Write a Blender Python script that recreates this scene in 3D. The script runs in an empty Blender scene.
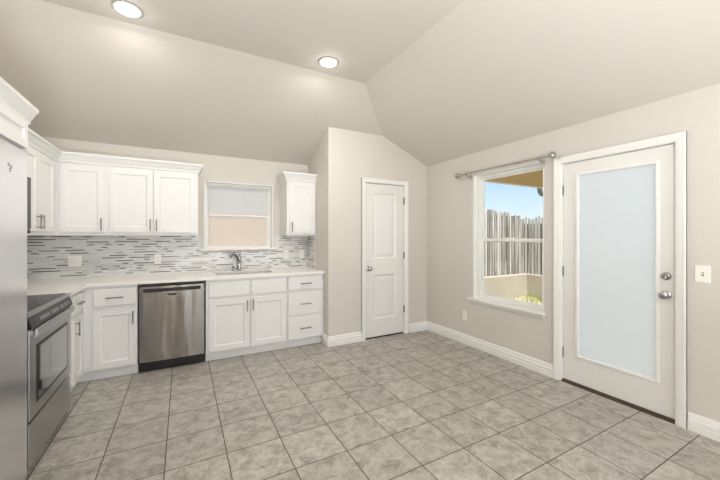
import bpy, bmesh, math, random
from mathutils import Vector, Matrix

SC = bpy.context.scene
COL = SC.collection
R = math.radians
random.seed(7)

# ------------------------------------------------------------------ camera, world, sun, exposure
cam_data = bpy.data.cameras.new('camera')
cam = bpy.data.objects.new('camera', cam_data)
COL.objects.link(cam)
cam.location = (0, 0, 1.37)
cam.rotation_euler = (R(90), 0, R(-28.55))
cam_data.sensor_width = 36
cam_data.lens = 36 * 325.6 / 720
cam_data.shift_y = -3.9 / 720
cam_data.clip_start = 0.02
SC.camera = cam

SC.view_settings.view_transform = 'Standard'
SC.view_settings.look = 'None'
SC.view_settings.gamma = 1
SC.view_settings.use_curve_mapping = False
SC.view_settings.exposure = 0.06
SC.cycles.max_bounces = 10
SC.cycles.diffuse_bounces = 6
SC.cycles.transmission_bounces = 8
SC.cycles.transparent_max_bounces = 12
SC.cycles.caustics_reflective = False
SC.cycles.caustics_refractive = False

def lin(r, g, b):
    def f(c):
        c /= 255
        return c / 12.92 if c <= 0.04045 else ((c + 0.055) / 1.055) ** 2.4
    return (f(r), f(g), f(b), 1)

world = bpy.data.worlds.new('sky')
SC.world = world
world.use_nodes = True
nt = world.node_tree
nt.nodes.clear()
wo = nt.nodes.new('ShaderNodeOutputWorld')
bg = nt.nodes.new('ShaderNodeBackground')
tc = nt.nodes.new('ShaderNodeTexCoord')
sep = nt.nodes.new('ShaderNodeSeparateXYZ')
cr = nt.nodes.new('ShaderNodeValToRGB')
e = cr.color_ramp.elements
e[0].position = 0.0; e[0].color = lin(236, 243, 249)
e[1].position = 0.60; e[1].color = lin(255, 253, 248)
n = e.new(0.10); n.color = lin(206, 230, 250)
n = e.new(0.22); n.color = lin(150, 200, 246)
n = e.new(0.36); n.color = lin(196, 222, 246)
nt.links.new(tc.outputs['Generated'], sep.inputs[0])
nt.links.new(sep.outputs['Z'], cr.inputs[0])
nt.links.new(cr.outputs[0], bg.inputs[0])
nt.links.new(bg.outputs[0], wo.inputs[0])
bg.inputs[1].default_value = 1.15

sun_d = bpy.data.lights.new('sun', 'SUN')
sun_d.energy = 5.2
sun_d.angle = R(1.0)
sun_d.color = (1.0, 0.95, 0.87)
sun = bpy.data.objects.new('sun', sun_d)
COL.objects.link(sun)
sun.rotation_euler = (R(24), 0, R(-14))

def area(name, loc, rot, sx, sy, power, color):
    d = bpy.data.lights.new(name, 'AREA')
    d.shape = 'RECTANGLE'; d.size = sx; d.size_y = sy
    d.energy = power; d.color = color
    o = bpy.data.objects.new(name, d); COL.objects.link(o)
    o.location = loc; o.rotation_euler = rot
    return o
# added cool fill light behind the camera, set in an invented opening
area('rear_fill', (1.85, -3.18, 1.35), (R(90), 0, 0), 2.2, 2.0, 62, (0.88, 0.95, 1.0))
# added soft fill light out of view, brightens ceiling and walls
pl = bpy.data.lights.new('high_fill', 'POINT'); pl.energy = 14; pl.shadow_soft_size = 0.35; pl.color = (1.0, 0.98, 0.95)
po = bpy.data.objects.new('high_fill', pl); COL.objects.link(po); po.location = (1.0, -0.7, 2.1)
# added unseen fill light aimed up to brighten the ceiling
area('uplight_fill', (0.0, -1.0, 0.7), (R(180), 0, 0), .6, .6, 180, (0.945, 0.975, 1.0))
DOWNLIGHT_W = 14.0

# ------------------------------------------------------------------ materials
def newmat(name):
    m = bpy.data.materials.new(name); m.use_nodes = True
    t = m.node_tree; b = t.nodes['Principled BSDF']
    return m, t, b

def mat(name, rgb, rough=0.5, metal=0.0, spec=0.5, noise=0.0, nscale=8.0, bump=0.0, bscale=200.0, coat=0.0):
    m, t, b = newmat(name)
    c = lin(*rgb)
    b.inputs['Base Color'].default_value = c
    b.inputs['Roughness'].default_value = rough
    b.inputs['Metallic'].default_value = metal
    b.inputs['Specular IOR Level'].default_value = spec
    b.inputs['Coat Weight'].default_value = coat
    tcn = t.nodes.new('ShaderNodeTexCoord')
    if noise:
        nz = t.nodes.new('ShaderNodeTexNoise'); nz.inputs['Scale'].default_value = nscale
        nz.inputs['Detail'].default_value = 4
        mx = t.nodes.new('ShaderNodeMix'); mx.data_type = 'RGBA'
        mx.inputs['A'].default_value = tuple(v * (1 - noise) for v in c[:3]) + (1,)
        mx.inputs['B'].default_value = tuple(min(1, v * (1 + noise)) for v in c[:3]) + (1,)
        t.links.new(tcn.outputs['Object'], nz.inputs['Vector'])
        t.links.new(nz.outputs['Fac'], mx.inputs['Factor'])
        t.links.new(mx.outputs['Result'], b.inputs['Base Color'])
    if bump:
        nb = t.nodes.new('ShaderNodeTexNoise'); nb.inputs['Scale'].default_value = bscale
        bp = t.nodes.new('ShaderNodeBump'); bp.inputs['Strength'].default_value = bump
        bp.inputs['Distance'].default_value = 0.002
        t.links.new(tcn.outputs['Object'], nb.inputs['Vector'])
        t.links.new(nb.outputs['Fac'], bp.inputs['Height'])
        t.links.new(bp.outputs['Normal'], b.inputs['Normal'])
    return m

WALL = mat('greige_wall_paint', (208.5, 203.5, 196.5), 0.7, noise=0.02, nscale=3, bump=0.12, bscale=160)
CEIL = mat('greige_ceiling_paint', (210, 204.5, 197), 0.75, noise=0.02, nscale=2, bump=0.15, bscale=120)
TRIM = mat('white_trim_paint', (233, 232, 230), 0.35, noise=0.01)
DOORW = mat('white_door_paint', (226, 225, 222), 0.22, noise=0.01, coat=0.6)
CAB = mat('white_cabinet_paint', (227, 227, 226), 0.45, noise=0.01)
NICKEL = mat('brushed_nickel', (182, 180, 176), 0.34, 1.0, noise=0.05, nscale=60)
CHROME = mat('chrome', (176, 175, 176), 0.10, 1.0, noise=0.02)
HINGE = mat('satin_hinge_metal', (128, 124, 118), 0.35, 1.0, noise=0.05)
BLACK = mat('black_plastic', (18, 18, 19), 0.35, noise=0.1)
BLACKGLASS = mat('black_glass', (13, 13, 14), 0.12, spec=0.35, noise=0.1)
PLATE = mat('white_plate_plastic', (240, 238, 233), 0.35, noise=0.01)
VINYL = mat('white_vinyl_frame', (232, 232, 230), 0.35, noise=0.01)
PANELGREY = mat('grey_control_print', (120, 120, 120), 0.4, noise=0.05)
PULL = mat('satin_nickel_pull', (140, 138, 135), 0.32, 1.0, noise=0.05, nscale=60)
RINGM = mat('shaded_trim_ring', (176, 174, 168), 0.5, noise=0.02)  # grey tone puts the shade on the ring into its colour
OVENGLASS = mat('oven_door_glass', (34, 35, 36), 0.08, spec=0.9, noise=0.1, coat=1.0)
DARKSLOT = mat('dark_slot', (40, 38, 36), 0.6, noise=0.1)
COUNTER = mat('cream_quartz', (238, 235, 230), 0.22, noise=0.05, nscale=90)
GROUT = mat('mosaic_grout', (212, 212, 208), 0.8, noise=0.04, nscale=40)
MARBLE = mat('white_marble_strip', (226, 226, 225), 0.22, noise=0.09, nscale=26)
STONE = mat('pale_grey_stone_strip', (206, 207, 205), 0.3, noise=0.09, nscale=30)
GREYGLASS = mat('mid_grey_glass_strip', (168, 167, 164), 0.12, noise=0.08, nscale=20)
DARKGLASS = mat('dark_taupe_glass_strip', (112, 107, 101), 0.16, noise=0.12, nscale=20)
SOFFIT = mat('tan_soffit_board', (176, 148, 98), 0.7, noise=0.06, nscale=5)
FENCESHADE = mat('fence_gap_shade', (92, 86, 80), 0.85, noise=0.25, nscale=6)  # dark colour standing in for shade between the pickets
GUTTER = mat('grey_gutter_metal', (120, 126, 132), 0.45, noise=0.05)
CONCRETE = mat('sandy_concrete', (192, 184, 171), 0.85, noise=0.14, nscale=2.5, bump=0.4, bscale=30)
WOODSILL = mat('brown_threshold', (86, 66, 50), 0.5, noise=0.2, nscale=20)
THRESH = mat('bronze_threshold', (74, 62, 52), 0.45, 0.4, noise=0.1)

def steel(name, rgb, rough, wave_axis='X', strength=0.12, wscale=5.0):
    m, t, b = newmat(name)
    b.inputs['Metallic'].default_value = 1
    b.inputs['Roughness'].default_value = rough
    tcn = t.nodes.new('ShaderNodeTexCoord')
    mp = t.nodes.new('ShaderNodeMapping')
    mp.inputs['Scale'].default_value = (400, 400, 4) if wave_axis == 'V' else (6, 6, 500)
    nz = t.nodes.new('ShaderNodeTexNoise'); nz.inputs['Scale'].default_value = 1
    t.links.new(tcn.outputs['Object'], mp.inputs[0]); t.links.new(mp.outputs[0], nz.inputs['Vector'])
    c = lin(*rgb)
    mx = t.nodes.new('ShaderNodeMix'); mx.data_type = 'RGBA'
    mx.inputs['A'].default_value = tuple(v * 0.9 for v in c[:3]) + (1,)
    mx.inputs['B'].default_value = tuple(v * 1.08 for v in c[:3]) + (1,)
    t.links.new(nz.outputs['Fac'], mx.inputs['Factor']); t.links.new(mx.outputs['Result'], b.inputs['Base Color'])
    mp2 = t.nodes.new('ShaderNodeMapping'); mp2.inputs['Scale'].default_value = (wscale, wscale, wscale * 0.12)
    nw = t.nodes.new('ShaderNodeTexNoise'); nw.inputs['Scale'].default_value = 1; nw.inputs['Detail'].default_value = 1
    t.links.new(tcn.outputs['Object'], mp2.inputs[0]); t.links.new(mp2.outputs[0], nw.inputs['Vector'])
    bp = t.nodes.new('ShaderNodeBump'); bp.inputs['Strength'].default_value = strength; bp.inputs['Distance'].default_value = 0.05
    t.links.new(nw.outputs['Fac'], bp.inputs['Height']); t.links.new(bp.outputs['Normal'], b.inputs['Normal'])
    return m
STEEL = steel('brushed_stainless', (152, 146, 140), 0.22, strength=0.32, wscale=8)
STEELS = steel('sink_stainless', (84, 82, 80), 0.4, strength=0.03)
STEELF = steel('satin_stainless_fridge', (244, 245, 248), 0.24, strength=0.012, wscale=3)
STEELR = steel('stainless_range', (178, 178, 178), 0.28, strength=0.04, wscale=3)

def floor_material():
    T = 0.338
    m, t, b = newmat('greige_stone_tile')
    N = t.nodes.new; L = t.links.new
    g = N('ShaderNodeNewGeometry')
    ofs = N('ShaderNodeVectorMath'); ofs.operation = 'SUBTRACT'; ofs.inputs[1].default_value = (0.244 - 20 * T, 1.866 - 20 * T, 0)
    L(g.outputs['Position'], ofs.inputs[0])
    sc = N('ShaderNodeVectorMath'); sc.operation = 'SCALE'; sc.inputs['Scale'].default_value = 1 / T
    L(ofs.outputs[0], sc.inputs[0])
    fl = N('ShaderNodeVectorMath'); fl.operation = 'FLOOR'; L(sc.outputs[0], fl.inputs[0])
    fr = N('ShaderNodeVectorMath'); fr.operation = 'FRACTION'; L(sc.outputs[0], fr.inputs[0])
    sp = N('ShaderNodeSeparateXYZ'); L(fr.outputs[0], sp.inputs[0])
    def edge(out):
        a = N('ShaderNodeMath'); a.operation = 'SUBTRACT'; a.inputs[1].default_value = 0.5; L(out, a.inputs[0])
        c = N('ShaderNodeMath'); c.operation = 'ABSOLUTE'; L(a.outputs[0], c.inputs[0])
        return c.outputs[0]
    mxn = N('ShaderNodeMath'); mxn.operation = 'MAXIMUM'; L(edge(sp.outputs[0]), mxn.inputs[0]); L(edge(sp.outputs[1]), mxn.inputs[1])
    gr = N('ShaderNodeMapRange'); gr.inputs['From Min'].default_value = 0.4895; gr.inputs['From Max'].default_value = 0.4925
    L(mxn.outputs[0], gr.inputs['Value'])
    wn = N('ShaderNodeTexWhiteNoise'); wn.noise_dimensions = '3D'; L(fl.outputs[0], wn.inputs['Vector'])
    off = N('ShaderNodeVectorMath'); off.operation = 'MULTIPLY_ADD'
    off.inputs[1].default_value = (9, 9, 9); L(wn.outputs['Color'], off.inputs[0]); L(g.outputs['Position'], off.inputs[2])
    n1 = N('ShaderNodeTexNoise'); n1.inputs['Scale'].default_value = 12; n1.inputs['Detail'].default_value = 9
    n1.inputs['Roughness'].default_value = 0.78; n1.inputs['Distortion'].default_value = 0.5
    L(off.outputs[0], n1.inputs['Vector'])
    r = N('ShaderNodeValToRGB'); e = r.color_ramp.elements
    e[0].position = 0.30; e[0].color = lin(110, 105.5, 99.5)
    e[1].position = 0.72; e[1].color = lin(199, 195.5, 189.5)
    q = e.new(0.44); q.color = lin(154, 148.5, 140.5)
    q = e.new(0.54); q.color = lin(175, 169.5, 162)
    L(n1.outputs['Fac'], r.inputs[0])
    tint = N('ShaderNodeMapRange'); tint.inputs['To Min'].default_value = 0.87; tint.inputs['To Max'].default_value = 1.04
    L(wn.outputs['Value'], tint.inputs['Value'])
    ml = N('ShaderNodeMix'); ml.data_type = 'RGBA'; ml.blend_type = 'MULTIPLY'; ml.inputs['Factor'].default_value = 1
    L(r.outputs[0], ml.inputs['A'])
    cmb = N('ShaderNodeCombineColor')
    for i in range(3): L(tint.outputs[0], cmb.inputs[i])
    L(cmb.outputs[0], ml.inputs['B'])
    mg = N('ShaderNodeMix'); mg.data_type = 'RGBA'; mg.inputs['B'].default_value = lin(84, 78, 71)
    L(gr.outputs[0], mg.inputs['Factor']); L(ml.outputs['Result'], mg.inputs['A'])
    L(mg.outputs['Result'], b.inputs['Base Color'])
    rr = N('ShaderNodeMapRange'); rr.inputs['To Min'].default_value = 0.36; rr.inputs['To Max'].default_value = 0.85
    L(gr.outputs[0], rr.inputs['Value']); L(rr.outputs[0], b.inputs['Roughness'])
    inv = N('ShaderNodeMath'); inv.operation = 'SUBTRACT'; inv.inputs[0].default_value = 1; L(gr.outputs[0], inv.inputs[1])
    ad = N('ShaderNodeMath'); ad.operation = 'MULTIPLY_ADD'; ad.inputs[1].default_value = 0.25; L(n1.outputs['Fac'], ad.inputs[0]); L(inv.outputs[0], ad.inputs[2])
    bp = N('ShaderNodeBump'); bp.inputs['Strength'].default_value = 0.35; bp.inputs['Distance'].default_value = 0.003
    L(ad.outputs[0], bp.inputs['Height']); L(bp.outputs['Normal'], b.inputs['Normal'])
    return m
FLOOR = floor_material()

def frosted(name, rgb, trans=0.75, rough=0.25):
    m, t, b = newmat(name)
    N = t.nodes.new; L = t.links.new
    out = t.nodes['Material Output']
    tr = N('ShaderNodeBsdfTranslucent'); tr.inputs[0].default_value = lin(*rgb)
    tcn = N('ShaderNodeTexCoord'); nz = N('ShaderNodeTexNoise'); nz.inputs['Scale'].default_value = 120
    L(tcn.outputs['Object'], nz.inputs['Vector'])
    bp = N('ShaderNodeBump'); bp.inputs['Strength'].default_value = 0.05; bp.inputs['Distance'].default_value = 0.001
    L(nz.outputs['Fac'], bp.inputs['Height']); L(bp.outputs['Normal'], b.inputs['Normal'])
    b.inputs['Base Color'].default_value = lin(*rgb); b.inputs['Roughness'].default_value = rough
    mx = N('ShaderNodeMixShader'); mx.inputs[0].default_value = trans
    L(b.outputs[0], mx.inputs[1]); L(tr.outputs[0], mx.inputs[2]); L(mx.outputs[0], out.inputs['Surface'])
    return m
FROST_DOOR = frosted('frosted_door_glass', (238, 243, 249), 0.69, 0.3)
FROST_UP = frosted('frosted_upper_pane', (236, 236, 235), 0.6, 0.3)
FROST_LOW = frosted('warm_frosted_lower_pane', (240, 232, 224), 0.5, 0.3)

def clear_glass():
    m, t, b = newmat('clear_window_glass')
    N = t.nodes.new; L = t.links.new
    out = t.nodes['Material Output']
    tr = N('ShaderNodeBsdfTransparent'); tr.inputs[0].default_value = (0.97, 0.98, 0.98, 1)
    gl = N('ShaderNodeBsdfGlossy'); gl.inputs['Roughness'].default_value = 0.02
    lw = N('ShaderNodeLayerWeight'); lw.inputs['Blend'].default_value = 0.5
    pw = N('ShaderNodeMath'); pw.operation = 'POWER'; pw.inputs[1].default_value = 5; L(lw.outputs['Facing'], pw.inputs[0])
    fr = N('ShaderNodeMath'); fr.operation = 'MULTIPLY_ADD'; fr.inputs[1].default_value = 0.9; fr.inputs[2].default_value = 0.03; L(pw.outputs[0], fr.inputs[0])
    mx = N('ShaderNodeMixShader')
    L(fr.outputs[0], mx.inputs[0]); L(tr.outputs[0], mx.inputs[1]); L(gl.outputs[0], mx.inputs[2]); L(mx.outputs[0], out.inputs['Surface'])
    return m
GLASS = clear_glass()

def emit(name, rgb, s):
    m, t, b = newmat(name)
    b.inputs['Base Color'].default_value = lin(*rgb)
    b.inputs['Emission Color'].default_value = lin(*rgb)
    b.inputs['Emission Strength'].default_value = s
    return m
LAMP = emit('downlight_lens', (255, 248, 236), 7)

def fence_material():
    m, t, b = newmat('weathered_grey_cedar')
    N = t.nodes.new; L = t.links.new
    g = N('ShaderNodeNewGeometry')
    mp = N('ShaderNodeMapping'); mp.inputs['Scale'].default_value = (14, 14, 0.9)
    L(g.outputs['Position'], mp.inputs[0])
    nz = N('ShaderNodeTexNoise'); nz.inputs['Scale'].default_value = 1; nz.inputs['Detail'].default_value = 5
    L(mp.outputs[0], nz.inputs['Vector'])
    ad = N('ShaderNodeMath'); ad.operation = 'MULTIPLY_ADD'; ad.inputs[1].default_value = 0.42
    L(g.outputs['Random Per Island'], ad.inputs[0])
    sb = N('ShaderNodeMath'); sb.operation = 'SUBTRACT'; sb.inputs[1].default_value = 0.21
    L(nz.outputs['Fac'], sb.inputs[0]); L(sb.outputs[0], ad.inputs[2])
    r = N('ShaderNodeValToRGB'); e = r.color_ramp.elements
    e[0].position = 0.30; e[0].color = lin(138, 135, 130)
    e[1].position = 0.62; e[1].color = lin(212, 210, 206)
    L(ad.outputs[0], r.inputs[0]); L(r.outputs[0], b.inputs['Base Color'])
    b.inputs['Roughness'].default_value = 0.85
    return m
FENCE = fence_material()

def ground_material():
    m, t, b = newmat('dry_lawn_ground')
    N = t.nodes.new; L = t.links.new
    g = N('ShaderNodeNewGeometry')
    nz = N('ShaderNodeTexNoise'); nz.inputs['Scale'].default_value = 1.6; nz.inputs['Detail'].default_value = 8
    L(g.outputs['Position'], nz.inputs['Vector'])
    r = N('ShaderNodeValToRGB'); e = r.color_ramp.elements
    e[0].position = 0.36; e[0].color = lin(160, 160, 112)
    e[1].position = 0.56; e[1].color = lin(208, 198, 172)
    L(nz.outputs['Fac'], r.inputs[0]); L(r.outputs[0], b.inputs['Base Color'])
    b.inputs['Roughness'].default_value = 0.95
    return m
GROUND = ground_material()
GRASS = mat('grass_blades', (140, 158, 74), 0.8, noise=0.25, nscale=30)

# ------------------------------------------------------------------ mesh helpers
class MB:
    def __init__(s): s.bm = bmesh.new()
    def face(s, pts, mi=0):
        f = s.bm.faces.new([s.bm.verts.new(p) for p in pts]); f.material_index = mi; return f
    def box(s, x0, x1, y0, y1, z0, z1, mi=0):
        v = [s.bm.verts.new(p) for p in ((x0,y0,z0),(x1,y0,z0),(x1,y1,z0),(x0,y1,z0),(x0,y0,z1),(x1,y0,z1),(x1,y1,z1),(x0,y1,z1))]
        for q in ((0,3,2,1),(4,5,6,7),(0,1,5,4),(1,2,6,5),(2,3,7,6),(3,0,4,7)):
            s.bm.faces.new([v[i] for i in q]).material_index = mi
        return s
    def prism(s, poly, axis, a, b):
        """poly: 2-D points; axis 'x': (y,z), 'y': (x,z), 'z': (x,y)"""
        def P(p, t):
            return (t, p[0], p[1]) if axis == 'x' else (p[0], t, p[1]) if axis == 'y' else (p[0], p[1], t)
        va = [s.bm.verts.new(P(p, a)) for p in poly]; vb = [s.bm.verts.new(P(p, b)) for p in poly]
        n = len(poly)
        s.bm.faces.new(va); s.bm.faces.new(vb[::-1])
        for i in range(n):
            s.bm.faces.new((va[i], vb[i], vb[(i+1) % n], va[(i+1) % n]))
        return s
    def loft(s, rings, cap=True, closed=True):
        vs = [[s.bm.verts.new(p) for p in r] for r in rings]
        n = len(rings[0])
        for a, b in zip(vs, vs[1:]):
            for i in range(n if closed else n - 1):
                s.bm.faces.new((a[i], a[(i+1) % n], b[(i+1) % n], b[i]))
        if cap:
            s.bm.faces.new(vs[0][::-1]); s.bm.faces.new(vs[-1])
        return s
    def lathe(s, prof, origin, axis, seg=24):
        """prof: (radius, distance along axis)"""
        ax = Vector(axis).normalized(); u = ax.orthogonal().normalized(); w = ax.cross(u); o = Vector(origin)
        rings = [[o + ax * d + (u * math.cos(2*math.pi*i/seg) + w * math.sin(2*math.pi*i/seg)) * max(r, 1e-4) for i in range(seg)] for r, d in prof]
        return s.loft(rings)
    def tube(s, path, r, seg=12):
        p = [Vector(q) for q in path]; rings = []
        rs = r if isinstance(r, (list, tuple)) else [r] * len(p)
        t0 = (p[1] - p[0]).normalized(); u = t0.orthogonal().normalized()
        for i, q in enumerate(p):
            t = ((p[i+1] - q) if i == 0 else (q - p[i-1]) if i == len(p)-1 else (p[i+1] - p[i-1])).normalized()
            u = (u - t * u.dot(t)).normalized(); w = t.cross(u)
            rings.append([q + (u * math.cos(2*math.pi*k/seg) + w * math.sin(2*math.pi*k/seg)) * rs[i] for k in range(seg)])
        return s.loft(rings)
    def sweep(s, path, prof):
        """prof (out, z) swept along an open plan path, out = right-hand side, mitred"""
        P = [Vector(p) for p in path]; nr = []
        for a, b in zip(P, P[1:]):
            d = (b - a).normalized(); nr.append(Vector((d.y, -d.x)))
        rings = []
        for i, p in enumerate(P):
            if i == 0: m = nr[0]
            elif i == len(P)-1: m = nr[-1]
            else:
                m = (nr[i-1] + nr[i]).normalized(); m = m / m.dot(nr[i])
            rings.append([(p.x + m.x*o, p.y + m.y*o, z) for o, z in prof])
        return s.loft(rings)
    def build(s, name, m, parent=None, bevel=0.0, smooth=False, seg=2):
        bmesh.ops.recalc_face_normals(s.bm, faces=s.bm.faces)
        me = bpy.data.meshes.new(name); s.bm.to_mesh(me); s.bm.free()
        for q in (m if isinstance(m, (list, tuple)) else [m]): me.materials.append(q)
        o = bpy.data.objects.new(name, me); COL.objects.link(o)
        if parent: o.parent = parent
        if smooth:
            for f in me.polygons: f.use_smooth = True
            md = o.modifiers.new('wn', 'EDGE_SPLIT'); md.split_angle = R(40)
        if bevel:
            md = o.modifiers.new('bevel', 'BEVEL'); md.width = bevel; md.segments = seg; md.limit_method = 'ANGLE'; md.angle_limit = R(40)
        return o

def tag(o, label, cat, group=None):
    o['label'] = label; o['category'] = cat
    if group: o['group'] = group
    return o
def thing(name, label, cat, loc=(0,0,0), rz=0, group=None):
    o = bpy.data.objects.new(name, None); COL.objects.link(o)
    o.location = loc; o.rotation_euler = (0, 0, rz); o.empty_display_size = 0.05
    return tag(o, label, cat, group)
def struct(o, label=None, cat=None):
    o['kind'] = 'structure'
    if label: o['label'] = label
    if cat: o['category'] = cat
    return o
def sroot(name, label, cat):
    o = bpy.data.objects.new(name, None); COL.objects.link(o)
    return struct(o, label, cat)

# ------------------------------------------------------------------ room shell
XL, XR, YB, YF, HW, HC, D = -1.40, 3.15, 4.49, -3.2, 2.39, 3.02, 1.42
SL = (HC - HW) / D
T = 0.15
struct(MB().box(XL - T, XR + T, YF - T, YB + T, -0.12, 0.0).build('floor', FLOOR), 'greige mottled stone tile floor with dark grout lines', 'floor')

bm = MB()
def ceil_pts(dz):
    zo = HW - SL * T + dz
    return dict(a=(XL - T, YF - T, HC + dz), b=(XR - D, YF - T, HC + dz), c=(XR - D, YB - D, HC + dz), d=(XL - T, YB - D, HC + dz),
                e=(XL - T, YB + T, zo), f=(XR + T, YB + T, zo), g=(XR + T, YF - T, zo))
for dz in (0.0, 0.16):
    p = ceil_pts(dz)
    for k in ('abcd', 'dcfe', 'bgfc'): bm.face([p[i] for i in k])
p, q = ceil_pts(0), ceil_pts(0.16)
for k in ('ab', 'bg', 'gf', 'fe', 'ed', 'da'): bm.face([p[k[0]], p[k[1]], q[k[1]], q[k[0]]])
struct(bm.build('ceiling', CEIL), 'greige vaulted ceiling with sloped sides and flat centre', 'ceiling')

def ztop(x, y):
    return min(HC, HW + SL * (YB - y), HW + SL * (XR - x)) + 0.03

# back wall with window opening
BX0, BX1, BZ0, BZ1 = 0.231, 1.079, 1.21, 2.06
bm = MB()
bm.box(XL - T, BX0, YB, YB + T, 0, HW); bm.box(BX1, XR + T, YB, YB + T, 0, HW)
bm.box(BX0, BX1, YB, YB + T, 0, BZ0); bm.box(BX0, BX1, YB, YB + T, BZ1, HW)
struct(bm.build('wall_back', WALL), 'greige painted back wall above the backsplash', 'wall')

# left wall
struct(MB().prism([(YF, 0), (YB, 0), (YB, HW + .03), (YB - D, HC + .03), (YF, HC + .03)], 'x', XL - T, XL).build('wall_left', WALL), 'greige painted left wall behind the refrigerator and range', 'wall')

# right wall with window and door openings
WY0, WY1, WZ0, WZ1 = 1.966, 2.862, 0.605, 2.118
DY0, DY1, DZ1 = 0.972, 1.812, 2.068
bm = MB()
for y0, y1, z0, z1 in ((YF, DY0, 0, HW), (DY0, DY1, DZ1, HW), (DY1, WY0, 0, HW), (WY0, WY1, 0, WZ0), (WY0, WY1, WZ1, HW), (WY1, YB + T, 0, HW)):
    bm.box(XR, XR + T, y0, y1, z0, z1)
struct(bm.build('wall_right', WALL), 'greige painted right wall with the window and exterior door', 'wall')

# front wall behind the camera, with an invented opening to let light in
bm = MB()
for x0, x1, z0, z1 in ((XL - T, 0.75, 0, HC + .03), (2.95, XR + T, 0, HW + .02), (0.75, 2.95, 0, 0.35), (.75, 1.7, 2.35, HC + .02), (1.7, 2.95, 2.35, HW + SL*.2)):
    bm.box(x0, x1, YF - T, YF, z0, z1)
bm.prism([(1.7, 2.35), (2.95, 2.35), (2.95, ztop(2.95, 0)), (1.73, HC + .02), (1.7, HC + .02)], 'y', YF - T + .001, YF - .001)
struct(bm.build('wall_front', WALL), 'greige painted wall at the room end behind the viewer', 'wall')

# pantry closet walls
PX, PY = 1.585, 3.73
PD0, PD1, PDZ = 2.098, 2.752, 2.092
bm = MB()
bm.prism([(PX, 0), (PD0, 0), (PD0, ztop(PD0, PY)), (PX, ztop(PX, PY))], 'y', PY, PY + 0.11)
bm.prism([(PD0, PDZ), (PD1, PDZ), (PD1, ztop(PD1, PY)), (XR - (YB - PY), ztop(XR - .76, PY)), (PD0, ztop(PD0, PY))], 'y', PY, PY + 0.11)
bm.prism([(PD1, 0), (XR, 0), (XR, ztop(XR, PY)), (PD1, ztop(PD1, PY))], 'y', PY, PY + 0.11)
struct(bm.build('wall_pantry_front', WALL), 'greige pantry front wall around the narrow white door', 'wall')
struct(MB().prism([(PY + .11, 0), (YB, 0), (YB, HW + .03), (PY + .11, ztop(PX, PY + .11))], 'x', PX, PX + 0.11).build('wall_pantry_side', WALL), 'greige pantry side wall beside the drawer cabinet', 'wall')

# baseboards
BB = [(0, 0), (0.016, 0), (0.018, 0.046), (0.010, 0.050), (0.010, .054), (0.017, 0.058), (0.017, 0.084), (0.010, 0.088), (0.010, 0.104), (0.006, 0.122), (0, 0.126)]
def baseboard(name, path, label): struct(MB().sweep(path, BB).build(name, TRIM), label, 'baseboard')
baseboard('baseboard_right', [(XR, PY), (XR, 1.862)], 'white stepped baseboard under the right wall window')
baseboard('baseboard_front_right', [(XR, 0.915), (XR, YF)], 'white stepped baseboard right of the exterior door, below the switch')
baseboard('baseboard_pantry_left', [(PX, 3.935), (PX, PY), (2.05, PY)], 'white stepped baseboard wrapping the pantry wall corner')
baseboard('baseboard_pantry_right', [(2.815, PY), (XR, PY)], 'short white baseboard between pantry door and right wall')

# ------------------------------------------------------------------ door casings and doors
def casing(name, parent, axis, u0, u1, ztop_, w, plane, sign):
    """stepped casing: two legs and head. axis 'y': wall at x=plane, runs along y."""
    bm = MB()
    def bx(a0, a1, z0, z1, d):
        lo, hi = sorted((plane, plane + sign * d))
        if axis == 'y': bm.box(lo, hi, a0, a1, z0, z1)
        else: bm.box(a0, a1, lo, hi, z0, z1)
    for f, d in ((1.0, 0.012), (0.72, 0.017), (0.36, 0.021)):
        k = w * f
        bx(u0 - w, u0 - w + k, 0, ztop_ + w - (w - k) * 0, d)
        bx(u1 + w - k, u1 + w, 0, ztop_ + w, d)
        bx(u0 - w + k, u1 + w - k, ztop_ + w - k, ztop_ + w, d)
    return bm.build(name, TRIM, parent, bevel=0.002)

# pantry door
d1 = sroot('door_1', 'narrow white two-panel pantry door with round knob', 'door')
bm = MB()
bm.box(PD0 - .001, PD0 + .012, PY - .002, PY + .11, 0, PDZ); bm.box(PD1 - .012, PD1 + .001, PY - .002, PY + .11, 0, PDZ)
bm.box(PD0 + .012, PD1 - .012, PY - .002, PY + .11, PDZ - .012, PDZ + .001)
bm.box(PD0 + .012, PD0 + .024, PY + .052, PY + .062, 0, PDZ); bm.box(PD1 - .024, PD1 - .012, PY + .052, PY + .062, 0, PDZ)
bm.build('door_frame', TRIM, d1)
casing('door_casing', d1, 'x', PD0 + .004, PD1 - .004, PDZ - .006, 0.05, PY, -1)

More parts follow.
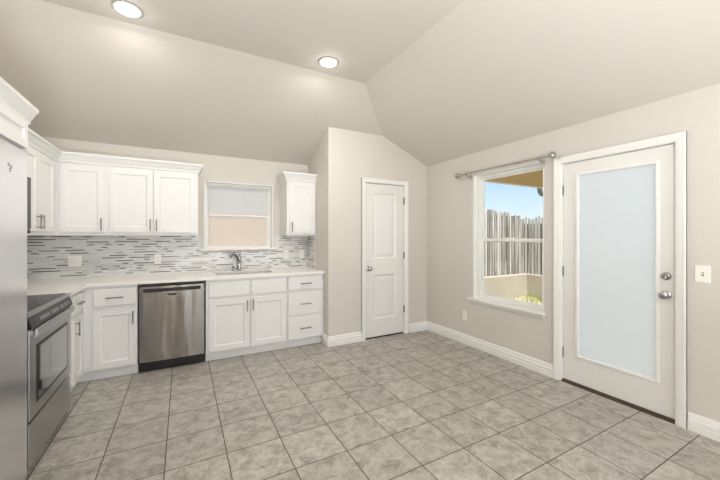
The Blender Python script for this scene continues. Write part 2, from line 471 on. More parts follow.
def panel_slab(name, w, h, t, panels, m, parent, rec=0.008, slope=0.018, raise_=0.004, margin=0.03):
    """slab x 0..w, front at y=0, thickness into +y; panels (x0,x1,z0,z1) sunk with sloped edges and a raised field"""
    bm = MB(); xs = sorted({0, w} | {p[0] for p in panels} | {p[1] for p in panels}); zs = sorted({0, h} | {p[2] for p in panels} | {p[3] for p in panels})
    isP = lambda a, b, c, d: any(p[0] <= a and b <= p[1] and p[2] <= c and d <= p[3] for p in panels)
    for a, b in zip(xs, xs[1:]):
        for c, d in zip(zs, zs[1:]):
            if not isP(a, b, c, d): bm.face([(a,0,c),(b,0,c),(b,0,d),(a,0,d)])
    for x0, x1, z0, z1 in panels:
        def ring(k, y): return [(x0+k, y, z0+k), (x1-k, y, z0+k), (x1-k, y, z1-k), (x0+k, y, z1-k)]
        rr = [ring(0, 0), ring(slope, rec)]
        if raise_: rr += [ring(slope + .006, rec), ring(slope + margin, rec - raise_)]
        for A, B in zip(rr, rr[1:]):
            for i in range(4): bm.face([A[i], A[(i+1)%4], B[(i+1)%4], B[i]])
        bm.face(rr[-1])
    bm.face([(0,t,0),(0,t,h),(w,t,h),(w,t,0)])
    bm.face([(0,0,0),(0,0,h),(0,t,h),(0,t,0)]); bm.face([(w,0,0),(w,t,0),(w,t,h),(w,0,h)])
    bm.face([(0,0,h),(w,0,h),(w,t,h),(0,t,h)]); bm.face([(0,0,0),(0,t,0),(w,t,0),(w,0,0)])
    bmesh.ops.remove_doubles(bm.bm, verts=bm.bm.verts, dist=1e-5)
    return bm.build(name, m, parent)

slab = panel_slab('door_slab', 0.62, 2.055, 0.035, [(0.125, 0.490, 0.235, 0.830), (0.125, 0.490, 1.045, 1.935)], DOORW, d1, rec=0.012, slope=0.02, raise_=0.007, margin=0.045)
slab.location = (2.115, PY + 0.016, 0.020)
def hinge(parent, loc, rot=0.0):
    bm = MB(); bm.lathe([(0.0075, 0), (0.0075, 0.092)], (0, -0.006, -0.046), (0, 0, 1), 12)
    bm.lathe([(0.004, 0), (0.006, .004), (0.003, 0.010)], (0, -0.006, 0.046), (0, 0, 1), 10)
    bm.box(-0.008, 0.014, -0.002, 0.002, -0.046, 0.046)
    o = bm.build('hinge', HINGE, parent, smooth=True); o.location = loc; o.rotation_euler = (0, 0, rot); return o
for z in (1.86, 1.10, 0.345): hinge(d1, (2.739, PY + 0.008, z))
def knob(name, parent, origin, axis, m=CHROME, key=False, s=1.0):
    bm = MB(); prof = [(0.031*s, 0), (0.031*s, 0.004), (0.027*s, 0.008), (0.012*s, 0.011), (0.010*s, 0.028)]
    if key: prof = [(0.030*s, 0), (0.030*s, 0.008), (0.025*s, 0.016), (0.022*s, 0.018), (0.020*s, 0.019)]
    else: prof += [(0.016*s, 0.032), (0.025*s, 0.040), (0.0275*s, 0.050), (0.025*s, 0.060), (0.016*s, 0.066), (0.006*s, 0.068)]
    bm.lathe(prof, origin, axis)
    o = bm.build(name, m, parent, smooth=True)
    return o
knob('door_knob', d1, (2.168, PY + 0.016, 0.938), (0, -1, 0))
MB().box(2.112, 2.738, PY + .02, PY + .06, 0.0, 0.014).build('threshold', BLACK, d1)

# exterior door with frosted full lite
d2 = sroot('door_2', 'white exterior door with a tall frosted glass pane', 'door')
bm = MB()
bm.box(XR - .002, XR + T, DY0 - .001, DY0 + .014, 0, DZ1); bm.box(XR - .002, XR + T, DY1 - .014, DY1 + .001, 0, DZ1)
bm.box(XR - .002, XR + T, DY0 + .014, DY1 - .014, DZ1 - .014, DZ1 + .001)
for a in (DY0 + .014, DY1 - .026): bm.box(XR + .078, XR + .09, a, a + .012, 0, DZ1 - .014)
bm.build('door_frame', TRIM, d2)
casing('door_casing', d2, 'y', DY0 + .006, DY1 - .006, DZ1 - .008, 0.056, XR, -1)
SX = XR + 0.028
GY0, GY1, GZ0, GZ1 = 1.085, 1.680, 0.255, 1.945
bm = MB()
sy0, sy1, sz0, sz1 = 0.990, 1.795, 0.022, 2.050
for y0, y1, z0, z1 in ((sy0, GY0, sz0, sz1), (GY1, sy1, sz0, sz1), (GY0, GY1, sz0, GZ0), (GY0, GY1, GZ1, sz1)):
    bm.box(SX, SX + .044, y0, y1, z0, z1)
bm.build('door_slab', DOORW, d2)
bm = MB()  # moulded lite frame
def lite(bm, o, i, d0, d1_):
    y0, y1, z0, z1 = GY0 - o, GY1 + o, GZ0 - o, GZ1 + o
    a0, a1, c0, c1 = GY0 + i, GY1 - i, GZ0 + i, GZ1 - i
    for q in ((y0, a0, z0, z1), (a1, y1, z0, z1), (a0, a1, z0, c0), (a0, a1, c1, z1)): bm.box(SX - d0, SX + d1_, *q)
lite(bm, 0.006, 0.014, 0.008, 0.03); lite(bm, -0.002, 0.020, 0.012, 0.03)
bm.build('lite_frame', TRIM, d2, bevel=0.003)
MB().box(SX + .014, SX + .026, GY0 + .01, GY1 - .01, GZ0 + .01, GZ1 - .01).build('frosted_pane', FROST_DOOR, d2)
for z in (1.80, 1.035, 0.27):
    hinge(d2, (SX - .008, 1.800, z), R(90))
knob('door_knob', d2, (SX, 1.044, 0.930), (-1, 0, 0))
db = knob('deadbolt', d2, (SX, 1.044, 1.070), (-1, 0, 0), key=True)
MB().box(SX - .036, SX - .018, 1.036, 1.052, 1.052, 1.088).build('thumb_turn', CHROME, d2, bevel=.003)
MB().box(SX + .005, SX + .03, .9885, .9905, .895, .96).build('latch_plate', HINGE, d2)
MB().prism([(XR - .006, 0), (XR + T, 0), (XR + T, .018), (XR + .02, .018), (XR - .006, .004)], 'y', DY0 + .014, DY1 - .014).build('threshold', THRESH, d2)

# ------------------------------------------------------------------ right window
w1 = sroot('window_1', 'white single-hung window with a view of the fence', 'window')
FD = 0.072   # reveal depth
bm = MB()
r = 0.004
bm.box(XR - .002, XR + FD, WY1 - .012, WY1, WZ0, WZ1); bm.box(XR + .001, XR + FD, WY0, WY0 + .012, WZ0, WZ1)
bm.box(XR - .004, XR + FD, WY0 + .012, WY1 - .012, WZ1 - .012, WZ1)
bm.build('window_reveal', TRIM, w1)
bm = MB()
def frame(bm, x0, x1, y0, y1, z0, z1, k, kb=None):
    kb = kb or k
    bm.box(x0, x1, y0, y0 + k, z0, z1); bm.box(x0, x1, y1 - k, y1, z0, z1)
    bm.box(x0, x1, y0 + k, y1 - k, z0, z0 + kb); bm.box(x0, x1, y0 + k, y1 - k, z1 - k, z1)
ya, yb, za, zb = WY0 + .012, WY1 - .012, WZ0, WZ1 - .012
frame(bm, XR + FD, XR + T, ya, yb, za, zb, .03)
bm.build('window_frame', VINYL, w1, bevel=.002)
ZM = 1.322
bm = MB(); frame(bm, XR + FD + .042, XR + FD + .062, ya + .028, yb - .028, ZM - .02, zb - .028, .022); up = bm.build('upper_sash', VINYL, w1, bevel=.002)
bm = MB(); frame(bm, XR + FD + .012, XR + FD + .036, ya + .028, yb - .028, za + .026, ZM + .022, .034); lo = bm.build('lower_sash', VINYL, w1, bevel=.002)
MB().box(XR + FD + .05, XR + FD + .054, ya + .045, yb - .045, ZM - .005, zb - .045).build('window_pane', GLASS, up)
MB().box(XR + FD + .022, XR + FD + .026, ya + .055, yb - .055, za + .05, ZM - .005).build('window_pane', GLASS, lo)
MB().box(XR + FD + .004, XR + FD + .02, 2.35, 2.50, ZM + .014, ZM + .03).build('sash_lock', VINYL, lo, bevel=.003)
bm = MB(); bm.box(XR - .045, XR + FD + .01, WY0 - .016, WY1 + .075, WZ0 - .022, WZ0 + .002); bm.build('window_stool', TRIM, w1, bevel=.006)
bm = MB(); bm.prism([(XR, WZ0 - .022), (XR - .02, WZ0 - .022), (XR - .02, WZ0 - .04), (XR - .01, WZ0 - .062), (XR, WZ0 - .065)], 'y', WY0 - .006, WY1 + .06); bm.build('window_apron', TRIM, w1)

# ------------------------------------------------------------------ back window over the sink
w2 = sroot('window_2', 'small white window with frosted panes over the sink', 'window')
bm = MB()
bm.box(BX0, BX0 + .01, YB - .003, YB + FD, BZ0, BZ1); bm.box(BX1 - .01, BX1, YB - .003, YB + FD, BZ0, BZ1); bm.box(BX0 + .01, BX1 - .01, YB - .003, YB + FD, BZ1 - .01, BZ1)
bm.build('window_reveal', TRIM, w2)
def framey(bm, y0, y1, x0, x1, z0, z1, k):
    bm.box(x0, x0 + k, y0, y1, z0, z1); bm.box(x1 - k, x1, y0, y1, z0, z1)
    bm.box(x0 + k, x1 - k, y0, y1, z0, z0 + k); bm.box(x0 + k, x1 - k, y0, y1, z1 - k, z1)
xa, xb, za, zb = BX0 + .01, BX1 - .01, BZ0, BZ1 - .01
bm = MB(); framey(bm, YB + FD, YB + T, xa, xb, za, zb, .024); bm.build('window_frame', VINYL, w2, bevel=.002)
ZB = 1.632
bm = MB(); framey(bm, YB + FD + .042, YB + FD + .06, xa + .022, xb - .022, ZB - .02, zb - .022, .014); up = bm.build('upper_sash', VINYL, w2, bevel=.002)
bm = MB(); framey(bm, YB + FD + .012, YB + FD + .036, xa + .022, xb - .022, za + .004, ZB + .02, .022); lo = bm.build('lower_sash', VINYL, w2, bevel=.002)
MB().box(xa + .03, xb - .03, YB + FD + .05, YB + FD + .054, ZB - .01, zb - .03).build('window_pane', FROST_UP, up)
MB().box(xa + .036, xb - .036, YB + FD + .022, YB + FD + .026, za + .018, ZB - .0).build('window_pane', FROST_LOW, lo)
MB().box(BX0 - .055, BX1 + .065, YB - .04, YB + FD + .012, BZ0 - .022, BZ0 + .002).build('window_stool', TRIM, w2, bevel=.005)

# ------------------------------------------------------------------ kitchen cabinets
def pull(name, parent, x, y, z, length, vertical, m=PULL):
    """bar pull, centre at x,z on a face whose front is y (towards -y)"""
    h = length / 2; s = 0.028; bm = MB()
    if vertical:
        bm.tube([(x, y - s, z - h), (x, y - s, z + h)], 0.0055, 10)
        for q in (-.7, .7): bm.tube([(x, y, z + q*h), (x, y - s, z + q*h)], 0.0045, 8)
    else:
        bm.tube([(x - h, y - s, z), (x + h, y - s, z)], 0.0055, 10)
        for q in (-.7, .7): bm.tube([(x + q*h, y, z), (x + q*h, y - s, z)], 0.0045, 8)
    return bm.build(name, m, parent, smooth=True)

FT = 0.02
def shaker(parent, x0, x1, z0, z1, name='door', st=0.058, handle=None, hz=None, hl=0.125, slope=0.010):
    w, h = x1 - x0, z1 - z0
    d = panel_slab(name, w, h, FT - .001, [(st, w - st, st, h - st)], CAB, parent, rec=0.008, slope=slope, raise_=0)
    d.location = (x0, -FT, z0)
    if handle is not None: pull('handle', d, handle - x0, 0, hz - z0, hl, True)
    return d
def drawer(parent, x0, x1, z0, z1, handle=True, name='drawer', hl=0.135):
    w, h = x1 - x0, z1 - z0
    bm = MB(); bm.box(0, w, 0, FT - .001, 0, h)
    d = bm.build(name, CAB, parent, bevel=0.004); d.location = (x0, -FT, z0)
    if handle: pull('handle', d, w/2, 0, h/2, hl, False)
    return d
def base_body(root, w, depth=0.598, toe=0.05, top=0.893, kx=0.0):
    bm = MB(); bm.box(0, w, 0, depth, 0.098, top); bm.build('cabinet_body', CAB, root)
    bm = MB(); bm.box(kx, w, toe, toe + .015, 0.0, 0.098); bm.build('toe_kick', CAB, root)

YFc = 3.888        # back run face frame plane
XFc = -0.822       # left run face frame plane
# left run base cabinet, facing +x (local x -> world +y)
b = thing('base_cabinet', 'white base cabinet with drawer and door between range and corner', 'cabinet', (XFc, 3.258, 0), R(90), 'white base cabinets')
base_body(b, YFc - 3.258 + .05, depth=0.575, toe=0.045)
drawer(b, 0.300, 0.575, 0.70, 0.862); shaker(b, 0.300, 0.575, 0.112, 0.668, handle=0.330, hz=0.58)
# corner base, back run
b = thing('base_cabinet', 'white corner base cabinet left of the dishwasher', 'cabinet', (-0.815, YFc, 0), 0, 'white base cabinets')
base_body(b, 0.42, kx=-0.053)
drawer(b, 0.075, 0.412, 0.702, 0.864); shaker(b, 0.075, 0.412, 0.112, 0.670, handle=0.388, hz=0.580)
# sink base
b = thing('base_cabinet', 'white sink base cabinet with two doors right of the dishwasher', 'cabinet', (0.218, YFc, 0), 0, 'white base cabinets')
bm = MB(); bm.box(0, 0.892, 0, 0.02, 0.098, 0.893); bm.box(0, 0.018, 0.02, .598, 0.098, 0.893); bm.box(0.874, 0.892, 0.02, .598, 0.098, 0.893); bm.box(0.018, 0.874, 0.02, .598, 0.098, .116)
bm.build('cabinet_body', CAB, b); MB().box(0, .892, .05, .065, 0, .098).build('toe_kick', CAB, b)
drawer(b, 0.030, 0.447, 0.702, 0.860, False, 'false_front'); drawer(b, 0.470, 0.876, 0.702, 0.860, False, 'false_front')
shaker(b, 0.030, 0.450, 0.110, 0.668, handle=0.424, hz=0.583); shaker(b, 0.466, 0.876, 0.110, 0.668, handle=0.490, hz=0.585)
# drawer bank
b = thing('base_cabinet', 'white three-drawer base cabinet beside the pantry wall', 'cabinet', (1.112, YFc, 0), 0, 'white base cabinets')
base_body(b, 0.471)
for z0, z1 in ((0.706, 0.868), (0.406, 0.668), (0.108, 0.368)): drawer(b, 0.006, 0.444, z0, z1, hl=0.14)

# worktop with sink cut-out
SK = (0.335, 0.985, 4.045, 4.37)
bm = MB(); z0, z1 = 0.895, 0.925
bm.box(XL, -0.778, 3.257, 3.857, z0, z1)
bm.box(XL, SK[0], 3.857, YB, z0, z1); bm.box(SK[1], PX, 3.857, YB, z0, z1)
bm.box(SK[0], SK[1], 3.857, SK[2], z0, z1); bm.box(SK[0], SK[1], SK[3], YB, z0, z1)
bmesh.ops.remove_doubles(bm.bm, verts=bm.bm.verts, dist=1e-5)
tag(bm.build('countertop', COUNTER), 'cream quartz L-shaped countertop on the white base cabinets', 'countertop')

# sink
s_ = thing('kitchen_sink', 'stainless undermount sink set into the countertop under the window', 'sink', ((SK[0]+SK[1])/2, (SK[2]+SK[3])/2, 0.70))
hx, hy = (SK[1]-SK[0])/2, (SK[3]-SK[2])/2
bm = MB()
o_ = [(-hx,-hy,.194),(hx,-hy,.194),(hx,hy,.194),(-hx,hy,.194)]; i_ = [(-hx+.006,-hy+.006,.194),(hx-.006,-hy+.006,.194),(hx-.006,hy-.006,.194),(-hx+.006,hy-.006,.194)]
k_ = [(-hx+.03,-hy+.03,.004),(hx-.03,-hy+.03,.004),(hx-.03,hy-.03,.004),(-hx+.03,hy-.03,.004)]; u_ = [(-hx+.02,-hy+.02,0),(hx-.02,-hy+.02,0),(hx-.02,hy-.02,0),(-hx+.02,hy-.02,0)]
bm.loft([u_, o_, i_, k_], cap=True)
bm.build('basin', STEELS, s_, bevel=.004)
MB().lathe([(0.045, 0.005), (0.045, .008), (0.03, .009), (.02, .006)], (0, 0, 0), (0, 0, 1)).build('drain', CHROME, s_, smooth=True)

# faucet
f_ = thing('faucet', 'chrome single-lever faucet behind the sink', 'faucet', (0.640, 4.425, 0.925))
MB().lathe([(0.028, 0), (0.028, .006), (0.022, .012), (0.018, .02), (0.018, .13), (0.021, .14), (.021, .165), (0.012, .178), (.004, .18)], (0,0,0), (0,0,1)).build('faucet_body', CHROME, f_, smooth=True)
pts = [Vector((0, 0, .11)) + Vector((-.80, -.60, 0)) * (0.15 * t) + Vector((0, 0, 1)) * (0.105 * math.sin(math.pi * min(1, t * .78)) ) for t in [i / 14 for i in range(15)]]
bm = MB(); bm.tube(pts, [0.0145] * 12 + [.018, .019, .018]); bm.build('spout', CHROME, f_, smooth=True)
bm = MB(); bm.tube([(0, 0, .172), (.004, .006, .195), (.012, .015, .245)], [.007, .006, .0045]); bm.build('lever', CHROME, f_, smooth=True)
f2 = thing('soap_dispenser', 'small chrome soap dispenser left of the faucet', 'soap dispenser', (0.565, 4.43, 0.925))
MB().lathe([(0.016, 0), (0.016, .006), (0.011, .012), (.009, .05), (.012, .055), (.012, .062), (.004, .064)], (0,0,0), (0,0,1)).build('pump_base', CHROME, f2, smooth=True)
MB().tube([(0, 0, .06), (0, -.005, .075), (0, -.05, .078)], .005).build('nozzle', CHROME, f2, smooth=True)

# ---- upper cabinets
ZU0, ZU1 = 1.378, 2.10
def upper(label, loc, rz, w, depth, z0, z1, doors, group='white wall cabinets', name='wall_cabinet', st=.055, low=.032, slope=.010):
    c = thing(name, label, 'cabinet', (loc[0], loc[1], z0), rz, group)
    MB().box(0, w, 0, depth, 0, z1 - z0).build('cabinet_body', CAB, c)
    for a, b_, h in doors: shaker(c, a, b_, low, (z1 - z0) - 0.028, handle=h, hz=0.11, st=st, slope=slope)
    return c
XU, YU = -1.075, 4.17
upper('white two-door wall cabinet on the left wall beside the microwave', (XU, 3.245), R(90), YB - 3.245, 0.325, ZU0, ZU1, [(0.025, 0.408, 0.378), (0.414, 0.800, 0.446)])
upper('white single-door wall cabinet in the left corner over the backsplash', (XU, YU), 0, XU * -1 - 0.675, 0.32, ZU0, ZU1, [(0.028, 0.376, 0.352)])
upper('white two-door wall cabinet left of the sink window', (-0.675, YU), 0, 0.828, 0.32, ZU0, ZU1, [(0.018, 0.393, 0.368), (0.400, 0.806, 0.426)])
c = upper('white narrow wall cabinet between sink window and pantry wall', (1.187, YU), 0, PX - 1.187 - .002, 0.32, ZU0, ZU1, [(0.03, 0.385, 0.062)])
CR = [(0, 0), (0.010, 0), (0.014, .008), (0.014, .02), (0.022, .032), (0.040, .066), (0.046, .072), (0.052, .080), (0.052, .098), (0, .098)]
MB().sweep([(0, .32), (0, -.0), (PX - 1.187 - .002, 0)], [(o * 1.1, z * 1.12 + ZU1 - ZU0 - .01) for o, z in CR]).build('crown_molding', CAB, c)
upper('short white cabinet above the microwave', (XU, 2.482), R(90), 0.761, 0.325, 1.80, ZU1, [(0.02, 0.378, None), (0.385, 0.743, None)], st=.05)
fc = upper('deep white cabinet above the refrigerator', (-0.76, 1.53), R(90), 0.948, 0.638, 1.84, 2.015, [(0.05, 0.459, None), (0.466, 0.890, None)], st=.042, low=.004, slope=.002)
MB().sweep([(0, .638), (0, 0), (.948, 0), (.948, .638)], [(o * .7, z + .152) for o, z in CR]).build('crown_molding', CAB, fc)
o = MB().sweep([(XU, 2.485), (XU, YU), (0.153, YU), (0.153, YB)], [(o, z + ZU1 - .01) for o, z in CR]).build('crown_molding', CAB)
o['kind'] = 'thing'
tag(o, 'long white crown molding along the tops of the left and back wall cabinets', 'molding')

# ------------------------------------------------------------------ backsplash mosaic
def mosaic(bm, u0, u1, z0, z1, place, hole=None):
    z = z0; k = 0
    while z < z1 - .006:
        thin = k % 2 == 1
        h = random.choice((.0105, .0115)) if thin else random.choice((.017, .020, .023))
        h = min(h, z1 - z); u = u0 - random.random() * .3
        dark = random.random() < .5
        while u < u1:
            if thin:
                if dark: L, mi = random.choice((.055, .06, .07, .16, .20, .22)), random.choices((4, 3), (88, 12))[0]
                else: L, mi = random.choice((.05, .10, .16, .24, .34)), random.choices((1, 2), (60, 40))[0]
                dark = not dark
            else:
                L, mi = random.choice((.06, .10, .15, .22)), random.choices((1, 2), (62, 38))[0]
            a, b_ = max(u, u0) + .0008, min(u + L, u1) - .0008
            u += L
            if b_ - a < .004: continue
            segs = [(a, b_)]
            if hole and z + h > hole[2]:
                segs = [(max(a, s), min(b_, t)) for s, t in ((u0, hole[0]), (hole[1], u1))]
            for s, t in segs:
                if t - s > .003: place(bm, s, t, z + .0008, z + h - .0008, mi)
        z += h; k += 1
MM = [GROUT, MARBLE, STONE, GREYGLASS, DARKGLASS]
bm = MB()
bm.box(XL + .001, BX0 - .001, YB - .006, YB - .0005, .9255, ZU0, 0); bm.box(BX1 + .001, PX - .001, YB - .006, YB - .0005, .9255, ZU0, 0); bm.box(BX0 - .001, BX1 + .001, YB - .006, YB - .0005, .9255, BZ0 - .024, 0)
mosaic(bm, XL + .001, PX - .001, .926, ZU0 - .001, lambda m_, a, b_, c, d, i: m_.box(a, b_, YB - .0095, YB - .005, c, d, i), hole=(BX0 - .058, BX1 + .068, BZ0 - .024 - .004))
# side return on the pantry wall and return on the left wall
bm.box(PX - .006, PX - .0005, 4.19, YB - .01, .9255, ZU0, 0)
mosaic(bm, 4.19, YB - .01, .926, ZU0 - .001, lambda m_, a, b_, c, d, i: m_.box(PX - .0095, PX - .005, a, b_, c, d, i))
bm.box(XL + .0005, XL + .006, 2.49, YB - .01, .938, ZU0, 0)
mosaic(bm, 2.49, YB - .01, .939, ZU0 - .001, lambda m_, a, b_, c, d, i: m_.box(XL + .005, XL + .0095, a, b_, c, d, i))
o = bm.build('tile_backsplash', MM); o['kind'] = 'thing'
tag(o, 'grey and white linear mosaic tile backsplash between countertop and wall cabinets', 'backsplash')

# ------------------------------------------------------------------ outlets and switch
def outlet(label, origin, rz, w=0.072, gangs=('outlet',), group='white wall outlets', name='wall_outlet', cat='outlet'):
    """plate on a face looking to local -y, centred on origin"""
    p = thing(name, label, cat, origin, rz, group)
    h = 0.117
    MB().box(-w/2, w/2, -.0055, 0, -h/2, h/2).build('cover_plate', PLATE, p, bevel=.003)
    n = len(gangs)
    for i, g in enumerate(gangs):
        cx = (i - (n - 1) / 2) * 0.046
        if g == 'outlet':
            for dz in (-.0205, .0205):
                rc = MB().box(cx - .0165, cx + .0165, -.0075, -.005, dz - .014, dz + .014).build('receptacle', PLATE, p, bevel=.004)
                MB().box(cx - .0075, cx - .0055, -.0079, -.0072, dz - .002, dz + .007).box(cx + .0055, cx + .0075, -.0079, -.0072, dz - .002, dz + .007).box(cx - .002, cx + .002, -.0079, -.0072, dz - .010, dz - .006).build('slots', DARKSLOT, rc)
        else:
            MB().box(cx - .006, cx + .006, -.0065, -.005, -.013, .013).build('toggle_slot', DARKSLOT if g == 'dark' else PLATE, p)
            MB().prism([(-.005, -.009), (-.016, .004), (-.016, .010), (-.005, .009)], 'x', cx - .0045, cx + .0045).build('toggle', PLATE, p)
            MB().lathe([(.003, 0), (.003, .0012), (.001, .0014)], (cx, -.0055, .030), (0, -1, 0), 10).build('screw', PLATE, p)
            MB().lathe([(.003, 0), (.003, .0012), (.001, .0014)], (cx, -.0055, -.030), (0, -1, 0), 10).build('screw', PLATE, p)
    return p
ys = YB - .0095
outlet('white double-gang outlet plate on the backsplash in the left corner', (-1.005, ys, 1.105), 0, .112, ('outlet', 'switch'))
outlet('white single outlet on the backsplash over the dishwasher', (-0.257, ys, 1.100), 0)
outlet('white outlet on the backsplash just right of the sink window', (1.262, ys, 1.115), 0)
outlet('white outlet on the backsplash nearest the pantry wall', (1.490, ys, 1.115), 0)
outlet('white outlet low on the right wall under the window', (XR, 2.998, 0.362), R(-90))
outlet('white light switch right of the exterior door', (XR, 0.842, 1.108), R(-90), .078, ('dark',), group=None, name='light_switch', cat='switch')

# ------------------------------------------------------------------ dishwasher
d = thing('dishwasher', 'stainless steel dishwasher under the countertop', 'dishwasher', (-0.392, 3.872, 0))
W = 0.605
MB().box(0.004, W - .004, 0.03, 0.59, 0.10, 0.885).build('dishwasher_tub', BLACK, d)
# door: slightly bowed front
bm = MB(); rings = []
for i in range(13):
    t = i / 12; x = 0.012 + t * (W - .024)
    bow = -0.012 * (1 - (2*t - 1) ** 4)
    rings.append([(x, bow, 0.112), (x, bow, 0.836), (x, bow, .862), (x, 0.03, .868), (x, .03, .112)])
bm.loft(rings); bm.build('dishwasher_door', STEEL, d, smooth=True)
bm = MB(); bm.box(.045, W - .045, -0.0135, -.006, .806, .844); bm.build('control_panel', DARKSLOT, d, bevel=.003)
bm = MB(); bm.lathe([(.001, .0), (.9, 0), (1, .5), (.95, 1), (.001, 1)], (0,0,0), (0,-1,0), 28)
o = bm.build('handle', CHROME, d, smooth=True); o.scale = (.074, .012, .026); o.location = (.295, -.008, .772)
bm = MB(); bm.lathe([(.001, .0), (.9, 0), (1, .5), (.95, 1), (.001, 1)], (0,0,0), (0,-1,0), 28)
o2 = bm.build('handle_recess', BLACK, o, smooth=True); o2.location = (0.06, -.32, .16); o2.scale = (.62, .75, .46)
MB().box(.25, .34, -.0125, -.0115, .205, .211).build('badge', CHROME, d)
MB().box(.006, W - .006, .055, .07, 0.0, .112).build('kick_plate', BLACK, d)

# ------------------------------------------------------------------ range (faces +x)
RX, RY0, RYL = -0.772, 2.487, 0.768
r_ = thing('range', 'stainless slide-in range with black glass cooktop beside the refrigerator', 'range', (RX, RY0, 0), R(90))
MB().box(.002, RYL - .002, .012, .60, 0.055, .90).build('range_body', BLACK, r_)
MB().box(.02, RYL - .02, .06, .55, 0.0, .055).build('range_plinth', BLACK, r_)
ct = MB().box(0, RYL, .006, .62, .904, .936).build('cooktop', BLACKGLASS, r_, bevel=.003)
for cx, cy, rr in ((.2, .18, .10), (.55, .18, .08), (.2, .45, .08), (.55, .45, .10)):
    bm = MB(); n = 36
    ri = [[(cx + (rr - q) * math.cos(2*math.pi*i/n), cy + (rr - q) * math.sin(2*math.pi*i/n), .9364) for i in range(n)] for q in (0, .004)]
    bm.loft(ri, cap=False); bm.build('burner_ring', STEELR, ct)
MB().box(0, RYL, -.018, .006, .914, .937).build('front_trim', STEELR, r_, bevel=.003)
cp = MB().prism([(.016, .913), (-.010, .912), (-.030, .846), (.016, .846)], 'x', .002, RYL - .002).build('control_panel', BLACK, r_, bevel=.002)
for a, b_ in ((.14, .30), (.33, .47), (.50, .57), (.59, .64), (.66, .70)):
    bm = MB(); t0, t1 = .40, .72
    P = lambda t: (-.010 - .020 * t - .0012, .912 - .066 * t + .0006)
    (ya_, za_), (yb_, zb_) = P(t0), P(t1)
    bm.prism([(ya_, za_), (yb_, zb_), (yb_ + .001, zb_), (ya_ + .001, za_)], 'x', a, b_); bm.build('control_display' if b_ - a > .1 else 'control_button', PANELGREY, cp)
od = MB().box(.004, RYL - .004, -.016, .012, .322, .840).build('oven_door', STEELR, r_, bevel=.004)
MB().box(.105, RYL - .085, -.0185, -.014, .392, .735).build('window_frame', BLACK, od, bevel=.006)
MB().box(.125, RYL - .105, -.0195, -.017, .412, .715).build('oven_window', OVENGLASS, od)
bm = MB(); bm.prism([(-.040, .794), (-.047, .812), (-.043, .836), (-.034, .842), (-.030, .815), (-.034, .792)], 'x', .02, RYL - .02)
oh = bm.build('handle', STEELR, od, bevel=.003)
for a in (.03, RYL - .055): MB().box(a, a + .025, -.036, -.014, .800, .830).build('handle_post', STEELR, oh)
MB().box(.004, RYL - .004, -.014, .012, .060, .306).build('storage_drawer', STEELR, r_, bevel=.004)

# ------------------------------------------------------------------ microwave over the range (faces +x)
m_ = thing('microwave', 'stainless over-range microwave between the wall cabinets', 'microwave', (-0.972, 2.487, 1.390), R(90))
MB().box(0, .745, .02, .425, 0, .404).build('microwave_body', STEELR, m_)
md = MB().box(.0, .58, 0, .02, .03, .404).build('microwave_door', STEELR, m_, bevel=.003)
MB().box(.05, .50, -.002, .001, .09, .37).build('microwave_window', BLACKGLASS, md)
MB().tube([(.55, 0, .07), (.55, -.03, .09), (.55, -.03, .36), (.55, 0, .38)], .008).build('handle', NICKEL, md, smooth=True)
MB().box(.585, .745, 0, .02, .03, .404).build('control_panel', BLACKGLASS, m_, bevel=.002)
MB().box(0, .745, .004, .02, 0, .027).build('vent_grille', DARKSLOT, m_)

# ------------------------------------------------------------------ refrigerator (faces +x)
fr = thing('refrigerator', 'tall stainless refrigerator at the left edge', 'refrigerator', (-0.752, 1.542, 0), R(90))
FW = 0.915
MB().box(0.005, FW - .005, .055, .62, .03, 1.834).build('refrigerator_body', STEELF, fr)
MB().box(.02, FW - .02, .07, .56, 0, .03).build('base_grille', BLACK, fr)
for a, b_, hx_ in ((0, .357, .32), (.363, FW, .40)):
    dd = MB().box(a, b_, 0, .05, .05, 1.8385).build('refrigerator_door', STEELF, fr, bevel=.010, seg=3)
    MB().tube([(hx_, 0, .55), (hx_, -.045, .58), (hx_, -.045, 1.52), (hx_, 0, 1.55)], .012).build('handle', NICKEL, dd, smooth=True)
    if a > 0:
        bm = MB()
        for cx, cz in ((.690, 1.722), (.716, 1.715), (.703, 1.698)):
            bm.lathe([(.0095, 0), (.0095, .002), (.006, .003), (.001, .003)], (cx, 0, cz), (0, -1, 0), 14)
        bm.build('badge', CHROME, dd, smooth=True)

# ------------------------------------------------------------------ curtain rod over the right window
cr_ = thing('curtain_rod', 'brushed nickel curtain rod above the right window', 'curtain rod', (XR, 2.42, 2.135))
px_ = -0.075
MB().tube([(px_, -.50, 0), (px_, .57, .004)], .0085, 12).build('rod', NICKEL, cr_, smooth=True)
MB().tube([(px_, -.52, 0), (px_, -.02, .002)], .0105, 12).build('outer_rod', NICKEL, cr_, smooth=True)
for y_, sgn in ((-.52, -1), (.57, 1)):
    MB().lathe([(.013, 0), (.017, .004), (.012, .010), (.011, .022), (.016, .030), (.026, .042), (.033, .058), (.034, .068), (.028, .080), (.016, .086), (.004, .088)], (px_, y_, .002), (0, sgn, 0)).build('finial', NICKEL, cr_, smooth=True)
for y_ in (-.445, .485):
    bm = MB(); bm.tube([(0, y_, -.03), (-.03, y_, -.028), (px_, y_, -.016)], .006, 8); bm.box(-.004, 0, y_ - .013, y_ + .013, -.065, .0)
    bm.lathe([(.0155, -.008), (.0155, .008)], (px_, y_, .002), (0, 1, 0), 16)
    bm.build('bracket', NICKEL, cr_, smooth=True)

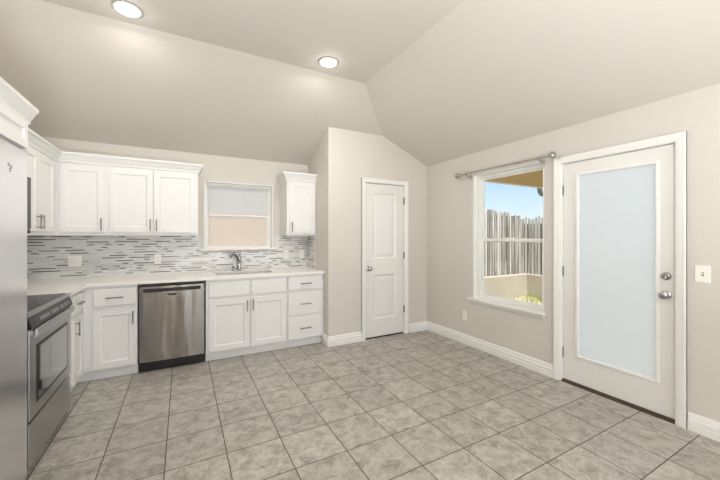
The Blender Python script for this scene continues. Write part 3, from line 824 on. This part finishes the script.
# ------------------------------------------------------------------ recessed ceiling lights
for x, y, lab in ((-0.352, 2.885, 'lit recessed ceiling light at the upper left, over the dishwasher side'), (1.212, 2.853, 'lit recessed ceiling light nearest the pantry, by the ceiling ridge')):
    c = thing('recessed_light', lab, 'ceiling light', (x, y, HC), 0, 'recessed ceiling lights')
    MB().lathe([(.078, 0), (.098, 0), (.098, -.004), (.090, -.008), (.080, -.008), (.078, -.004)], (0,0,0), (0,0,1), 40)  .build('trim_ring', RINGM, c, smooth=True)
    MB().lathe([(.001, -.002), (.0775, -.002), (.0765, -.008), (.06, -.014), (.03, -.018), (.001, -.0195)], (0,0,0), (0,0,1), 40).build('lens', LAMP, c, smooth=True)
    ld = bpy.data.lights.new('downlight_lamp', 'POINT'); ld.shadow_soft_size = .03; ld.energy = DOWNLIGHT_W; ld.color = (1, .94, .86)
    lo = bpy.data.objects.new('downlight_lamp', ld); COL.objects.link(lo); lo.parent = c; lo.location = (0, 0, -.040); ld.energy = .9
    l2 = bpy.data.lights.new('downlight_beam', 'AREA'); l2.shape = 'DISK'; l2.size = .14; l2.energy = DOWNLIGHT_W; l2.color = (1, .95, .88)
    l2o = bpy.data.objects.new('downlight_beam', l2); COL.objects.link(l2o); l2o.parent = c; l2o.location = (0, 0, -.022)

# ------------------------------------------------------------------ outdoors
struct(MB().box(-14, 34, -16, 30, -.60, -.34).build('ground', GROUND), 'dry grassy yard outside the window', 'ground')
# patio cover roof over the door side
pc = thing('patio_cover', 'tan boarded patio roof seen through the right window top', 'patio roof', (XR + T, 0, 2.48))
MB().box(0.01, 4.0, 2.2, 4.50, 0, .02).build('soffit', SOFFIT, pc)
MB().box(0.01, 4.02, 4.50, 4.53, -.03, .14).box(4.0, 4.03, 2.2, 4.50, -.03, .14).build('fascia', TRIM, pc)
MB().box(0.01, 4.0, 2.2, 4.50, .02, .13).build('roof_deck', SOFFIT, pc)
MB().box(3.80, 3.95, 2.2, 2.35, -2.82, 0).build('post', TRIM, pc)
MB().tube([(3.86, 4.575, .10), (3.86, 4.575, -.04), (3.875, 4.575, -.10), (3.92, 4.575, -.14), (4.0, 4.575, -.155), (4.1, 4.575, -.16)], .05, 14).build('downspout', GUTTER, pc, smooth=True)

# retaining wall and fence
RWZ = 0.28
rw = thing('retaining_wall', 'low sandy concrete retaining wall below the wooden fence', 'retaining wall', (8.0, 5.9, -.34))
MB().box(-12.5, 0.66, 0, .22, -.05, RWZ + .34).box(.66, .88, -6.5, .22, -.05, RWZ + .34).build('wall_block', CONCRETE, rw, bevel=.012)
MB().box(-12.5, .60, .3, 3.4, -.05, RWZ + .28).build('backfill', GROUND, rw)
fe = thing('wooden_fence', 'weathered grey wooden picket fence beyond the right window', 'fence', (8.0, 6.18, RWZ - .06))
bm = MB(); x = -12.4; random.seed(3)
while x < .80:
    w_ = random.choice((.066, .072, .080)); h_ = 1.86 + random.uniform(-.05, .05) - max(0, (x + .4)) * .12
    dy = random.uniform(-.006, .006); lean = random.uniform(-.006, .006)
    bm.prism([(x, 0), (x + w_, 0), (x + w_ + lean, h_ - .03), (x + w_ - .025 + lean, h_), (x + .025 + lean, h_), (x + lean, h_ - .03)], 'y', dy - .009, dy + .009)
    x += w_ + random.choice((.022, .028, .036))
bm.build('pickets', FENCE, fe)
bm = MB(); yv = .0
while yv > -6.4:
    w_ = random.choice((.062, .07, .078)); h_ = 1.70 + random.uniform(-.05, .05) + yv * .02
    bm.prism([(yv, 0), (yv - w_, 0), (yv - w_, h_ - .03), (yv - w_ + .025, h_), (yv - .025, h_), (yv, h_ - .03)], 'x', .80, .818)
    yv -= w_ + random.choice((.022, .028, .036))
bm.build('pickets', FENCE, fe)
MB().box(-12.4, .79, .05, .066, 0, 1.74).box(.83, .845, -6.4, .0, 0, 1.5).build('gap_shade_sheet', FENCESHADE, fe)  # dark sheets added behind the pickets as painted gap shade
for z in (.30, 1.45): MB().box(-12.4, 1.0, .012, .05, z, z + .09).build('rail', FENCE, fe)

# grass along the wall base
bm = MB(); random.seed(5)
for i in range(420):
    gx, gy = 8.62 - 0.9 * random.random() ** 1.6, random.uniform(4.6, 5.85)
    a = random.uniform(0, math.pi); h_ = random.uniform(.05, .13); c_, s2 = math.cos(a) * .008, math.sin(a) * .008
    tx, ty = random.uniform(-.03, .03), random.uniform(-.03, .03)
    bm.face([(gx - c_, gy - s2, -.345), (gx + c_, gy + s2, -.345), (gx + tx, gy + ty, -.34 + h_)])
o = bm.build('grass', GRASS); o['kind'] = 'stuff'
tag(o, 'patchy green grass growing at the foot of the retaining wall', 'grass')
